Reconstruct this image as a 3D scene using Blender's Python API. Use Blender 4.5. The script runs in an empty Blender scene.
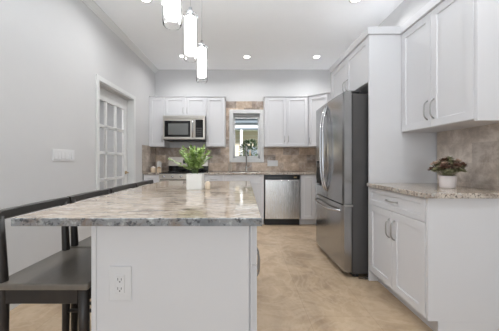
import bpy, bmesh, math, random
from mathutils import Vector, Matrix
random.seed(7)
SC = bpy.context.scene
COL = SC.collection
PI = math.pi

# ------------------------------------------------------------------ camera, world, light, exposure
cd = bpy.data.cameras.new('camera'); cam = bpy.data.objects.new('camera', cd); COL.objects.link(cam)
cam.location = (0, 0, 1.12); cam.rotation_euler = (PI/2, 0, 0)
cd.sensor_width = 36; cd.lens = 255/499*36
cd.shift_x = 5.5/499; cd.shift_y = -4.5/499
cd.clip_start = 0.02
SC.camera = cam
w = bpy.data.worlds.new('sky'); SC.world = w; w.use_nodes = True
bg = w.node_tree.nodes['Background']; bg.inputs[0].default_value = (0.80, 0.90, 1.0, 1); bg.inputs[1].default_value = 0.5
def area(name, loc, rot, sx, sy, power, color=(1, 1, 1)):
    l = bpy.data.lights.new(name, 'AREA'); l.shape = 'RECTANGLE'; l.size = sx; l.size_y = sy
    l.energy = power; l.color = color
    o = bpy.data.objects.new(name, l); COL.objects.link(o); o.location = loc; o.rotation_euler = rot
    return o
# added area light standing in for daylight at the unseen opening behind the camera
area('added_front_fill', (0.1, -4.55, 1.35), (PI/2, 0, 0), 3.2, 2.3, 50, (0.84, 0.93, 1.0))
# added upward fill that brightens the ceiling; the room has no such lamp
fl = area('added_ceiling_fill', (-0.2, 0.5, 1.6), (PI-math.radians(27), 0, 0), 1.2, 0.8, 30, (0.86, 0.94, 1.0)); fl.data.spread = math.radians(125)
sun = bpy.data.lights.new('sun', 'SUN'); sun.energy = 6.5; sun.angle = 0.1
so = bpy.data.objects.new('sun', sun); COL.objects.link(so); so.rotation_euler = (math.radians(64), 0, math.radians(48))
SC.view_settings.view_transform = 'Standard'; SC.view_settings.look = 'None'
SC.view_settings.gamma = 1; SC.view_settings.use_curve_mapping = False
SC.view_settings.exposure = 0.42
LAMP_W = 5.6

# ------------------------------------------------------------------ materials
def srgb(r, g, b):
    f = lambda c: (c/255)/12.92 if c/255 <= 0.04045 else ((c/255+0.055)/1.055)**2.4
    return (f(r), f(g), f(b), 1)
def mat(name, color, rough=0.5, metal=0.0, noise=0.02, nscale=8, bump=0.0, bscale=60, **kw):
    m = bpy.data.materials.new(name); m.use_nodes = True
    nt = m.node_tree; b = nt.nodes['Principled BSDF']
    b.inputs['Roughness'].default_value = rough; b.inputs['Metallic'].default_value = metal
    tc = nt.nodes.new('ShaderNodeTexCoord')
    n = nt.nodes.new('ShaderNodeTexNoise'); n.inputs['Scale'].default_value = nscale; n.inputs['Detail'].default_value = 4
    nt.links.new(tc.outputs['Object'], n.inputs['Vector'])
    mx = nt.nodes.new('ShaderNodeMix'); mx.data_type = 'RGBA'
    nt.links.new(n.outputs['Fac'], mx.inputs['Factor'])
    mx.inputs['A'].default_value = tuple(c*(1-noise*2) for c in color[:3])+(1,)
    mx.inputs['B'].default_value = tuple(min(1, c*(1+noise*2)) for c in color[:3])+(1,)
    nt.links.new(mx.outputs['Result'], b.inputs['Base Color'])
    if bump:
        n2 = nt.nodes.new('ShaderNodeTexNoise'); n2.inputs['Scale'].default_value = bscale
        nt.links.new(tc.outputs['Object'], n2.inputs['Vector'])
        bp = nt.nodes.new('ShaderNodeBump'); bp.inputs['Strength'].default_value = bump; bp.inputs['Distance'].default_value = 0.01
        nt.links.new(n2.outputs['Fac'], bp.inputs['Height']); nt.links.new(bp.outputs[0], b.inputs['Normal'])
    for k, v in kw.items(): b.inputs[k.replace('_', ' ')].default_value = v
    return m
def ramp(nt, stops):
    r = nt.nodes.new('ShaderNodeValToRGB'); el = r.color_ramp.elements
    while len(el) < len(stops): el.new(0.5)
    for e, (p, c) in zip(el, stops): e.position = p; e.color = c
    return r
def coords(nt, order='xyz', scale=(1, 1, 1), rot=0):
    tc = nt.nodes.new('ShaderNodeTexCoord'); g = nt.nodes.new('ShaderNodeNewGeometry')
    s = nt.nodes.new('ShaderNodeSeparateXYZ'); c = nt.nodes.new('ShaderNodeCombineXYZ')
    nt.links.new(g.outputs['Position'], s.inputs[0])
    for i, a in enumerate(order): nt.links.new(s.outputs['xyz'.index(a)], c.inputs[i])
    mp = nt.nodes.new('ShaderNodeMapping'); mp.inputs['Scale'].default_value = scale; mp.inputs['Rotation'].default_value = (0, 0, rot)
    nt.links.new(c.outputs[0], mp.inputs[0]); return mp
def noise(nt, vec, scale, detail=6, rough=0.6, dist=0.0):
    n = nt.nodes.new('ShaderNodeTexNoise'); n.inputs['Scale'].default_value = scale; n.inputs['Detail'].default_value = detail
    n.inputs['Roughness'].default_value = rough; n.inputs['Distortion'].default_value = dist
    nt.links.new(vec.outputs[0], n.inputs['Vector']); return n
def mix(nt, fac, a, b, mode='MIX'):
    m = nt.nodes.new('ShaderNodeMix'); m.data_type = 'RGBA'; m.blend_type = mode
    if hasattr(fac, 'outputs'): nt.links.new(fac.outputs[0], m.inputs['Factor'])
    elif isinstance(fac, (int, float)): m.inputs['Factor'].default_value = fac
    else: nt.links.new(fac, m.inputs['Factor'])
    for s, v in (('A', a), ('B', b)):
        if isinstance(v, tuple): m.inputs[s].default_value = v
        else: nt.links.new(v, m.inputs[s])
    return m.outputs['Result']
def granite(name, base, streak, dark, edge=False, stretch=(1, 1, 1)):
    m = bpy.data.materials.new(name); m.use_nodes = True; nt = m.node_tree; b = nt.nodes['Principled BSDF']
    v = coords(nt, 'xyz', stretch)
    v2 = coords(nt, 'xyz', (1, 1, 1))
    r1 = ramp(nt, [(0.40, (0, 0, 0, 1)), (0.62, (1, 1, 1, 1))]); nt.links.new(noise(nt, v, 3.2, 8, 0.65, 0.6).outputs['Fac'], r1.inputs[0])
    c = mix(nt, r1.outputs[0], base, streak)
    r2 = ramp(nt, [(0.50, (0, 0, 0, 1)), (0.62, (0.9, 0.9, 0.9, 1))]); nt.links.new(noise(nt, v, 11, 8, 0.7, 0.8).outputs['Fac'], r2.inputs[0])
    c = mix(nt, r2.outputs[0], c, srgb(128, 112, 100))
    r3 = ramp(nt, [(0.60 if not edge else 0.52, (0, 0, 0, 1)), (0.68 if not edge else 0.62, (1, 1, 1, 1))]); nt.links.new(noise(nt, v2 if edge else v, 38 if not edge else 55, 5, 0.6, 0.3).outputs['Fac'], r3.inputs[0])
    c = mix(nt, r3.outputs[0], c, dark)
    r4 = ramp(nt, [(0.55, (0, 0, 0, 1)), (0.66, (0.8, 0.8, 0.8, 1))]); nt.links.new(noise(nt, v, 26, 5, 0.6).outputs['Fac'], r4.inputs[0])
    c = mix(nt, r4.outputs[0], c, srgb(222, 216, 208) if not edge else srgb(196, 198, 198))
    nt.links.new(c, b.inputs['Base Color'])
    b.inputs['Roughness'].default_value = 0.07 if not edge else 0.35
    b.inputs['Specular IOR Level'].default_value = 0.55
    if edge:
        bp = nt.nodes.new('ShaderNodeBump'); bp.inputs['Strength'].default_value = 0.6; bp.inputs['Distance'].default_value = 0.004
        nt.links.new(noise(nt, v2, 60).outputs['Fac'], bp.inputs['Height']); nt.links.new(bp.outputs[0], b.inputs['Normal'])
    return m
def tile(name, order, c1, c2, mortar, bw=0.40, bh=0.155, offset=0.5):
    m = bpy.data.materials.new(name); m.use_nodes = True; nt = m.node_tree; b = nt.nodes['Principled BSDF']
    v = coords(nt, order)
    br = nt.nodes.new('ShaderNodeTexBrick'); nt.links.new(v.outputs[0], br.inputs['Vector'])
    br.offset = offset; br.inputs['Scale'].default_value = 1; br.inputs['Brick Width'].default_value = bw; br.inputs['Row Height'].default_value = bh
    br.inputs['Mortar Size'].default_value = 0.002; br.inputs['Mortar Smooth'].default_value = 0.2; br.inputs['Bias'].default_value = 0
    br.inputs['Color1'].default_value = c1; br.inputs['Color2'].default_value = c2; br.inputs['Mortar'].default_value = mortar
    r = ramp(nt, [(0.36, srgb(116, 100, 88)), (0.5, srgb(184, 168, 154)), (0.62, srgb(236, 226, 216))])
    nt.links.new(noise(nt, v, 7, 10, 0.72, 0.25).outputs['Fac'], r.inputs[0])
    c = mix(nt, 0.45, br.outputs['Color'], r.outputs[0])
    nt.links.new(c, b.inputs['Base Color']); b.inputs['Roughness'].default_value = 0.33
    bp = nt.nodes.new('ShaderNodeBump'); bp.inputs['Strength'].default_value = 0.25; bp.inputs['Distance'].default_value = 0.003; bp.invert = True
    nt.links.new(br.outputs['Fac'], bp.inputs['Height']); nt.links.new(bp.outputs[0], b.inputs['Normal'])
    return m
def floor_mat():
    m = bpy.data.materials.new('stone_floor'); m.use_nodes = True; nt = m.node_tree; b = nt.nodes['Principled BSDF']
    v = coords(nt, 'xyz')
    r = ramp(nt, [(0.30, srgb(156, 132, 107)), (0.48, srgb(182, 157, 128)), (0.66, srgb(200, 176, 147))])
    nt.links.new(noise(nt, v, 2.6, 10, 0.66, 0.9).outputs['Fac'], r.inputs[0])
    r2 = ramp(nt, [(0.42, (0, 0, 0, 1)), (0.50, (0.25, 0.25, 0.25, 1)), (0.56, (0, 0, 0, 1))])
    nt.links.new(noise(nt, v, 1.9, 7, 0.6, 2.4).outputs['Fac'], r2.inputs[0])
    c = mix(nt, r2.outputs[0], r.outputs[0], srgb(222, 202, 178))
    br = nt.nodes.new('ShaderNodeTexBrick'); br.offset = 0.5
    br.inputs['Scale'].default_value = 1; br.inputs['Brick Width'].default_value = 0.92; br.inputs['Row Height'].default_value = 0.46
    br.inputs['Mortar Size'].default_value = 0.002; br.inputs['Color1'].default_value = (1, 1, 1, 1); br.inputs['Color2'].default_value = (0.93, 0.93, 0.93, 1); br.inputs['Mortar'].default_value = (0.80, 0.78, 0.76, 1)
    vb = coords(nt, 'yxz'); nt.links.new(vb.outputs[0], br.inputs['Vector'])
    c = mix(nt, 1.0, c, br.outputs['Color'], 'MULTIPLY')
    nt.links.new(c, b.inputs['Base Color']); b.inputs['Roughness'].default_value = 0.38
    return m
def steel(name, col, rough=0.28, axis=(1, 1, 60)):
    m = bpy.data.materials.new(name); m.use_nodes = True; nt = m.node_tree; b = nt.nodes['Principled BSDF']
    tc = nt.nodes.new('ShaderNodeTexCoord'); mp = nt.nodes.new('ShaderNodeMapping'); mp.inputs['Scale'].default_value = axis
    nt.links.new(tc.outputs['Object'], mp.inputs[0])
    n = noise(nt, mp, 6, 3)
    c = mix(nt, n, tuple(x*0.97 for x in col[:3])+(1,), tuple(min(1, x*1.03) for x in col[:3])+(1,))
    nt.links.new(c, b.inputs['Base Color'])
    r = ramp(nt, [(0.3, (rough*0.95,)*3+(1,)), (0.7, (rough*1.08,)*3+(1,))]); nt.links.new(n.outputs['Fac'], r.inputs[0]); nt.links.new(r.outputs[0], b.inputs['Roughness'])
    b.inputs['Metallic'].default_value = 1.0
    return m
def wood(name, c1, c2, rough=0.4):
    m = bpy.data.materials.new(name); m.use_nodes = True; nt = m.node_tree; b = nt.nodes['Principled BSDF']
    tc = nt.nodes.new('ShaderNodeTexCoord'); mp = nt.nodes.new('ShaderNodeMapping'); mp.inputs['Scale'].default_value = (30, 4, 4)
    nt.links.new(tc.outputs['Object'], mp.inputs[0]); n = noise(nt, mp, 2, 5)
    nt.links.new(mix(nt, n, c1, c2), b.inputs['Base Color']); b.inputs['Roughness'].default_value = rough
    return m
def glow(name, col, s):
    m = bpy.data.materials.new(name); m.use_nodes = True; nt = m.node_tree; b = nt.nodes['Principled BSDF']
    b.inputs['Base Color'].default_value = col; b.inputs['Emission Color'].default_value = col; b.inputs['Emission Strength'].default_value = s
    return m
def glass(name, tint=(1, 1, 1, 1), rough=0.0, ior=1.45, alpha=None):
    m = mat(name, tint, rough, 0, 0.0); b = m.node_tree.nodes['Principled BSDF']
    b.inputs['Transmission Weight'].default_value = 1; b.inputs['IOR'].default_value = ior
    return m

M = dict(
    wall=mat('wall_paint', srgb(204, 203, 203), 0.7, noise=0.006, bump=0.05, bscale=180),
    ceil=mat('ceiling_paint', srgb(246, 247, 248), 0.8, noise=0.006),
    trim=mat('trim_paint', srgb(216, 216, 215), 0.4, noise=0.005),
    cab=mat('cabinet_paint', srgb(216, 215, 217), 0.38, noise=0.005),
    cabin=mat('cabinet_inside', srgb(120, 118, 116), 0.6),
    granite=granite('granite_top', srgb(196, 182, 166), srgb(170, 152, 134), srgb(74, 66, 62), stretch=(0.8, 3.4, 1)),
    gedge=granite('granite_edge_shaded', srgb(142, 144, 146), srgb(104, 108, 112), srgb(64, 66, 70), edge=True),  # greyer than the top: shade on the edge is put into the colour
    gedge2=granite('granite_edge_warm', srgb(206, 196, 184), srgb(176, 162, 148), srgb(92, 80, 74), edge=True),
    granite2=granite('granite_wall_top', srgb(204, 190, 172), srgb(160, 140, 122), srgb(78, 66, 60), stretch=(2.0, 1, 1)),
    tile_b=tile('travertine_back', 'xzy', srgb(226, 198, 168), srgb(112, 98, 92), srgb(172, 160, 148), bw=0.31, bh=0.155),
    tile_s=tile('travertine_side', 'yzx', srgb(214, 202, 190), srgb(160, 148, 138), srgb(196, 186, 176), bh=0.158),
    floor=floor_mat(),
    steel=steel('stainless_steel', srgb(206, 204, 202), 0.26, (60, 60, 1)),
    steel_h=steel('stainless_steel_horizontal', srgb(204, 198, 190), 0.3, (1, 1, 60)),
    steel_f=steel('fridge_steel', srgb(168, 168, 169), 0.2, (60, 60, 1)),
    side=mat('fridge_side_grey', srgb(80, 78, 78), 0.45, 0.35),
    nickel=mat('brushed_nickel', srgb(176, 174, 172), 0.3, 1.0),
    chrome=mat('chrome', srgb(205, 205, 208), 0.12, 1.0),
    black=mat('black_plastic', srgb(22, 22, 24), 0.3),
    blackglass=mat('black_glass', srgb(18, 18, 20), 0.06),
    mwglass=mat('microwave_window', srgb(112, 114, 112), 0.08),
    cooktop=mat('cooktop_glass', srgb(16, 15, 16), 0.15),
    iron=mat('cast_iron', srgb(30, 30, 32), 0.6),
    stool=wood('dark_stained_wood', srgb(34, 31, 30), srgb(50, 45, 42), 0.38),
    stooltop=wood('dark_seat_wood', srgb(104, 97, 89), srgb(118, 111, 102), 0.3),
    pot=mat('white_ceramic', srgb(238, 236, 232), 0.25),
    potpink=mat('off_white_ceramic', srgb(226, 218, 216), 0.4),
    candle=mat('cream_wax', srgb(232, 214, 190), 0.4),
    soil=mat('potting_soil', srgb(60, 46, 36), 0.9, noise=0.2, nscale=60),
    leaf=mat('fern_leaf', srgb(122, 152, 78), 0.45, noise=0.28, nscale=14),
    leaf2=mat('fern_leaf_light', srgb(172, 196, 122), 0.45, noise=0.15, nscale=20),
    stem=mat('green_stem', srgb(96, 118, 60), 0.5),
    suc1=mat('dusky_brown_leaf', srgb(112, 84, 70), 0.5, noise=0.2, nscale=40),
    suc2=mat('sage_green_leaf', srgb(150, 148, 116), 0.5, noise=0.15, nscale=40),
    suc3=mat('pale_pink_leaf', srgb(196, 170, 152), 0.5, noise=0.1, nscale=40),
    plate=mat('white_plastic', srgb(218, 217, 218), 0.35),
    slot=mat('slot_dark', srgb(84, 82, 82), 0.6),
    lens=glow('lamp_lens', (1, 0.97, 0.92, 1), 9),
    tube=glow('frosted_tube', (1, 0.98, 0.96, 1), 1.2),
    glass=glass('clear_glass', ior=1.15),
    pane=glass('window_glass', ior=1.1),
    beige=mat('beige_jar', srgb(206, 186, 160), 0.4),
    wood_l=mat('light_wood', srgb(176, 134, 92), 0.5, noise=0.1, nscale=30),
    grey_wall=mat('hall_wall', srgb(176, 177, 179), 0.7),
    siding=mat('neighbour_siding', srgb(226, 212, 188), 0.7),
    roofgrey=mat('slate_blue_fascia', srgb(120, 130, 138), 0.6),
    white_out=mat('white_outdoor', srgb(240, 240, 238), 0.6),
    greyout=mat('grey_outdoor', srgb(160, 162, 160), 0.7),
    grass=mat('lawn', srgb(96, 116, 74), 0.9, noise=0.2, nscale=9),
    shrub=mat('shrub_leaf', srgb(88, 104, 74), 0.7, noise=0.2, nscale=20),
    rubber=mat('black_rubber', srgb(24, 22, 22), 0.7),
    brass=mat('aged_brass', srgb(168, 148, 112), 0.3, 1.0),
)

# ------------------------------------------------------------------ mesh helpers
class MB:
    def __init__(s): s.bm = bmesh.new(); s.mats = []
    def mi(s, m):
        if m not in s.mats: s.mats.append(m)
        return s.mats.index(m)
    def _fin(s, faces, m, smooth=False):
        i = s.mi(m)
        for f in faces:
            f.material_index = i; f.smooth = smooth
    def box(s, a, b, m, bev=0.0, seg=1):
        bm2 = bmesh.new(); bmesh.ops.create_cube(bm2, size=1)
        a = Vector(a); b = Vector(b); lo = Vector([min(a[i], b[i]) for i in range(3)]); hi = Vector([max(a[i], b[i]) for i in range(3)])
        for v in bm2.verts: v.co = Vector([lo[i] + (v.co[i]+0.5)*(hi[i]-lo[i]) for i in range(3)])
        if bev: bmesh.ops.bevel(bm2, geom=bm2.edges[:], offset=min(bev, min(hi-lo)*0.45), segments=seg, affect='EDGES', profile=0.5)
        s.merge(bm2, m); return s
    def merge(s, bm2, m, smooth=False, mtx=None):
        if mtx: bmesh.ops.transform(bm2, matrix=mtx, verts=bm2.verts[:])
        i = s.mi(m) if m else None
        mp = {v: s.bm.verts.new(v.co) for v in bm2.verts}
        for f in bm2.faces:
            try: nf = s.bm.faces.new([mp[v] for v in f.verts])
            except ValueError: continue
            nf.material_index = i if i is not None else f.material_index; nf.smooth = smooth
        bm2.free()
    def prism(s, pts, y0, y1, m, axis='y'):
        # pts: 2D outline, extruded along axis
        bm2 = bmesh.new()
        def P(p, t):
            return {'y': (p[0], t, p[1]), 'x': (t, p[0], p[1]), 'z': (p[0], p[1], t)}[axis]
        A = [bm2.verts.new(P(p, y0)) for p in pts]; B = [bm2.verts.new(P(p, y1)) for p in pts]
        bm2.faces.new(A); bm2.faces.new(B[::-1])
        for i in range(len(pts)): bm2.faces.new([A[i], B[i], B[(i+1) % len(pts)], A[(i+1) % len(pts)]])
        bmesh.ops.recalc_face_normals(bm2, faces=bm2.faces[:])
        s.merge(bm2, m); return s
    def lathe(s, prof, c, m, n=24, axis='z'):
        bm2 = bmesh.new(); rings = []
        for r, z in prof:
            if r < 1e-6: rings.append([bm2.verts.new((0, 0, z))]); continue
            rings.append([bm2.verts.new((r*math.cos(2*PI*k/n), r*math.sin(2*PI*k/n), z)) for k in range(n)])
        for A, B in zip(rings, rings[1:]):
            for k in range(n):
                k2 = (k+1) % n
                if len(A) == 1 and len(B) == 1: break
                if len(A) == 1: bm2.faces.new([A[0], B[k2], B[k]])
                elif len(B) == 1: bm2.faces.new([A[k], A[k2], B[0]])
                else: bm2.faces.new([A[k], A[k2], B[k2], B[k]])
        bmesh.ops.recalc_face_normals(bm2, faces=bm2.faces[:])
        R = Matrix() if axis == 'z' else (Matrix.Rotation(PI/2, 4, 'Y') if axis == 'x' else Matrix.Rotation(PI/2, 4, 'X'))
        s.merge(bm2, m, True, Matrix.Translation(c) @ R); return s
    def cyl(s, c, r, h, m, n=20, axis='z', bev=0.0):
        if bev: return s.lathe([(0, 0), (r-bev, 0), (r, bev), (r, h-bev), (r-bev, h), (0, h)], c, m, n, axis)
        s.lathe([(0, 0), (r, 0), (r, 0.0001), (r, h-0.0001), (r, h), (0, h)], c, m, n, axis); return s
    def tube(s, pts, r, m, n=10, flat=1.0):
        pts = [Vector(p) for p in pts]; bm2 = bmesh.new(); rings = []
        up = None
        for i, p in enumerate(pts):
            t = (pts[min(i+1, len(pts)-1)] - pts[max(i-1, 0)]).normalized()
            if up is None: up = t.orthogonal().normalized()
            u = (up - t*up.dot(t)).normalized(); up = u; v = t.cross(u)
            rr = r[i] if isinstance(r, (list, tuple)) else r
            rings.append([bm2.verts.new(p + u*rr*math.cos(2*PI*k/n) + v*rr*flat*math.sin(2*PI*k/n)) for k in range(n)])
        for A, B in zip(rings, rings[1:]):
            for k in range(n): bm2.faces.new([A[k], A[(k+1) % n], B[(k+1) % n], B[k]])
        bm2.faces.new(rings[0][::-1]); bm2.faces.new(rings[-1])
        bmesh.ops.recalc_face_normals(bm2, faces=bm2.faces[:])
        s.merge(bm2, m, True); return s
    def shaker(s, x0, x1, z0, z1, m, y=0.0, t=0.02, rail=0.057, dep=0.009):
        """front leaf: face towards -y at y-t, back at y"""
        f = y-t; bm2 = bmesh.new()
        def ring(a, yy): return [bm2.verts.new((x, yy, z)) for x, z in ((x0+a, z0+a), (x1-a, z0+a), (x1-a, z1-a), (x0+a, z1-a))]
        R = [ring(0, y), ring(0, f+0.002), ring(0.002, f), ring(rail, f), ring(rail+0.004, f+dep)]
        bm2.faces.new(R[0])
        for A, B in zip(R, R[1:]):
            for k in range(4): bm2.faces.new([A[k], A[(k+1) % 4], B[(k+1) % 4], B[k]])
        bm2.faces.new(R[-1]); bmesh.ops.recalc_face_normals(bm2, faces=bm2.faces[:])
        s.merge(bm2, m); return s
    def build(s, name, parent=None, label=None):
        me = bpy.data.meshes.new(name); s.bm.to_mesh(me); s.bm.free()
        for m in s.mats: me.materials.append(m)
        o = bpy.data.objects.new(name, me); COL.objects.link(o)
        if parent: o.parent = parent
        if label: o['label'] = label
        return o
def tag(o, label, cat, group=None, kind=None):
    o['label'] = label; o['category'] = cat
    if group: o['group'] = group
    if kind: o['kind'] = kind
    return o
def thing(name, loc, label, cat, rz=0.0, group=None):
    o = bpy.data.objects.new(name, None); COL.objects.link(o); o.empty_display_size = 0.1
    o.location = loc; o.rotation_euler = (0, 0, rz)
    return tag(o, label, cat, group)
def struct(mb, name):
    o = mb.build(name); o['kind'] = 'structure'; return o
def kids(o): return [c for c in list(bpy.data.objects) if c.parent == o]
def dup(o, parent=None):
    c = o.copy(); COL.objects.link(c)
    if parent: c.parent = parent
    for ch in kids(o): dup(ch, c)
    return c
def arc_handle(parent, x, z, L, vertical=True, y=-0.02, out=0.03, r=0.0055, name='handle'):
    """arched bar pull standing off a front whose face is at y"""
    pts = []
    for k in range(13):
        t = -1+2*k/12; d = out*(1-abs(t)**4.5)
        a = t*L/2
        pts.append((x, y-d, z+a) if vertical else (x+a, y-d, z))
    return MB().tube(pts, r, M['nickel'], 8).build(name, parent, 'brushed nickel arched bar handle')

XL, XR, YB, YF, ZC = -1.76, 1.80, 5.05, -4.6, 2.93

# ------------------------------------------------------------------ room shell
struct(MB().box((XL-0.12, YF-0.1, -0.1), (XR+0.12, YB+0.15, 0), M['floor']), 'floor')
struct(MB().box((XL-0.12, YF-0.1, ZC), (XR+0.12, YB+0.15, ZC+0.1), M['ceil']), 'ceiling')
DY0, DY1, DZ = 3.08, 4.06, 2.10
m = MB(); m.box((XL-0.14, YF, 0), (XL, DY0, ZC), M['wall']); m.box((XL-0.14, DY1, 0), (XL, YB+0.15, ZC), M['wall']); m.box((XL-0.14, DY0, DZ), (XL, DY1, ZC), M['wall'])
struct(m, 'wall_left')
struct(MB().box((XR, YF, 0), (XR+0.12, YB+0.15, ZC), M['wall']), 'wall_right')
WX0, WX1, WZ0, WZ1 = -0.215, 0.315, 1.17, 2.06
m = MB(); m.box((XL, YB, 0), (WX0, YB+0.15, ZC), M['wall']); m.box((WX1, YB, 0), (XR, YB+0.15, ZC), M['wall'])
m.box((WX0, YB, 0), (WX1, YB+0.15, WZ0), M['wall']); m.box((WX0, YB, WZ1), (WX1, YB+0.15, ZC), M['wall'])
struct(m, 'wall_back')
m = MB(); m.box((XL, YF-0.1, 0), (-1.5, YF, ZC), M['wall']); m.box((1.7, YF-0.1, 0), (XR, YF, ZC), M['wall']); m.box((-1.5, YF-0.1, 2.5), (1.7, YF, ZC), M['wall'])
struct(m, 'wall_front')
# crown moulding on the left wall
pr = [(XL, 2.86), (XL+0.012, 2.86), (XL+0.02, 2.875), (XL+0.055, 2.905), (XL+0.066, 2.912), (XL+0.066, ZC), (XL, ZC)]
struct(MB().prism(pr, YF, YB, M['trim'], 'y'), 'trim_1')
# baseboards left wall
m = MB(); m.box((XL, YF, 0), (XL+0.015, DY0-0.06, 0.10), M['trim'], 0.003)
struct(m, 'baseboard_left')
# french door in left wall
m = MB()
m.box((XL-0.14, DY0, 0), (XL+0.0, DY0+0.018, DZ), M['trim']); m.box((XL-0.14, DY1-0.018, 0), (XL, DY1, DZ), M['trim']); m.box((XL-0.14, DY0, DZ-0.018), (XL, DY1, DZ), M['trim'])
cw = 0.055
m.box((XL, DY0-cw, 0), (XL+0.014, DY0+0.006, DZ+cw), M['trim'], 0.003); m.box((XL, DY1-0.006, 0), (XL+0.014, DY1+cw, DZ+cw), M['trim'], 0.003); m.box((XL, DY0, DZ-0.006), (XL+0.014, DY1, DZ+cw), M['trim'], 0.003)
struct(m, 'trim_2')
dr = bpy.data.objects.new('door_1', None); COL.objects.link(dr); dr.location = (XL-0.125, DY0+0.02, 0.01); dr['kind'] = 'structure'
ys = [0.0, 0.095, 0.315, 0.355, 0.575, 0.615, 0.835, 0.94]; m = MB()
zs = [(0.17+k*0.355, 0.17+k*0.355+0.315) for k in range(5)]
T = 0.036
m.box((0, 0, 0), (T, 0.095, 2.07), M['trim'], 0.002); m.box((0, 0.835, 0), (T, 0.94, 2.07), M['trim'], 0.002)
m.box((0, 0.095, 0), (T, 0.835, 0.17), M['trim']); m.box((0, 0.095, zs[-1][1]), (T, 0.835, 2.07), M['trim'])
for a, b in ((0.315, 0.355), (0.575, 0.615)): m.box((0.004, a, 0.17), (T-0.003, b, zs[-1][1]), M['trim'], 0.004)
for k in range(4): m.box((0.004, 0.095, zs[k][1]), (T-0.003, 0.835, zs[k+1][0]), M['trim'], 0.004)
m.build('door_frame', dr)
MB().box((0.014, 0.09, 0.165), (0.018, 0.84, zs[-1][1]+0.005), M['pane']).build('glass_panes', dr)
m = MB().cyl((T, 0.885, 0.93), 0.026, 0.012, M['brass'], 20, 'x').cyl((T+0.01, 0.885, 0.93), 0.01, 0.035, M['brass'], 12, 'x')
m.tube([(T+0.042, 0.89, 0.93), (T+0.046, 0.85, 0.934), (T+0.044, 0.78, 0.93)], [0.009, 0.008, 0.006], M['brass'], 8)
m.build('door_handle', dr, 'lever door handle')
# hall behind the french door
m = MB()
m.box((-3.3, 1.8, -0.1), (XL-0.14, 5.2, 0), M['floor']); m.box((-3.4, 1.8, 0), (-3.3, 5.2, 2.6), M['grey_wall'])
m.box((-3.3, 1.7, 0), (XL-0.14, 1.8, 2.6), M['grey_wall']); m.box((-3.3, 5.2, 0), (XL-0.14, 5.3, 2.6), M['grey_wall']); m.box((-3.4, 1.7, 2.6), (XL-0.14, 5.3, 2.7), M['grey_wall'])
struct(m, 'wall_hall')
area('added_hall_fill', (-2.6, 3.5, 2.55), (0, 0, 0), 0.6, 0.6, 30)  # added unseen light that brightens the hall behind the door panes

# window in the back wall: casing, sash, glass, roller shade
wn = bpy.data.objects.new('window_1', None); COL.objects.link(wn); wn.location = (0.05, YB, WZ0); wn['kind'] = 'structure'
x0, x1, h = WX0-0.05, WX1-0.05, WZ1-WZ0
m = MB(); c = 0.075
m.box((x0-c, -0.022, -c), (x0, 0, h+c), M['trim'], 0.004); m.box((x1, -0.022, -c), (x1+c, 0, h+c), M['trim'], 0.004)
m.box((x0, -0.022, h), (x1, 0, h+c), M['trim'], 0.004); m.box((x0, -0.022, -c), (x1, 0, 0), M['trim'], 0.004)
m.build('window_casing', wn)
m = MB(); s = 0.038
m.box((x0, 0.05, 0), (x0+s, 0.10, h), M['trim'], 0.003); m.box((x1-s, 0.05, 0), (x1, 0.10, h), M['trim'], 0.003)
m.box((x0, 0.05, 0), (x1, 0.10, 0.05), M['trim'], 0.003); m.box((x0, 0.05, h-0.05), (x1, 0.10, h), M['trim'], 0.003)
m.build('window_sash', wn)
MB().box((x0+s, 0.07, 0.05), (x1-s, 0.074, h-0.05), M['pane']).build('window_pane', wn)
MB().box((x0, -0.0, -0.012), (x1, 0.05, 0.0), M['trim']).build('window_sill', wn)
m = MB(); m.cyl((x0+0.005, 0.03, h-0.03), 0.022, x1-x0-0.01, M['greyout'], 16, 'x'); m.box((x0+0.01, 0.028, h-0.09), (x1-0.01, 0.031, h-0.03), M['greyout']); m.box((x0+0.01, 0.022, h-0.10), (x1-0.01, 0.036, h-0.088), M['trim'], 0.003)
m.build('roller_shade', wn, 'light grey roller shade rolled up at the window head')

# backsplash
t = 0.012
m = MB()
for a, b in (((XL+t, 0.917), (WX0-0.076, 1.383)), ((WX1+0.076, 0.917), (XR-t, 1.383)), ((WX0-0.076, 0.917), (WX1+0.076, WZ0-0.076))):
    m.box((a[0], YB-t, a[1]), (b[0], YB-0.0005, b[1]), M['tile_b'])
tag(m.build('tile_backsplash'), 'long brown travertine tile band on the back wall behind range, faucet and outlets', 'backsplash')
m = MB()
for a, b in (((-0.357, 1.384), (WX0-0.076, WZ1+0.0755)), ((-0.357, WZ1+0.076), (0.382, 2.30))):
    m.box((a[0], YB-t, a[1]), (b[0], YB-0.0005, b[1]), M['tile_b'])
tag(m.build('tile_surround'), 'brown travertine tile above and left of the kitchen window between the wall cabinets', 'backsplash')
tag(MB().box((XL+0.0005, 4.40, 0.915), (XL+t, YB, 1.40), M['tile_s']).build('tile_backsplash'), 'short brown stone tile return on the left wall beside the range corner', 'backsplash')
tag(MB().box((XR-t, 0.9, 0.915), (XR-0.0005, 2.36, 1.40), M['tile_s']).build('tile_backsplash'), 'grey brown stone tile backsplash behind the small plant on the right', 'backsplash')

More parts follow.
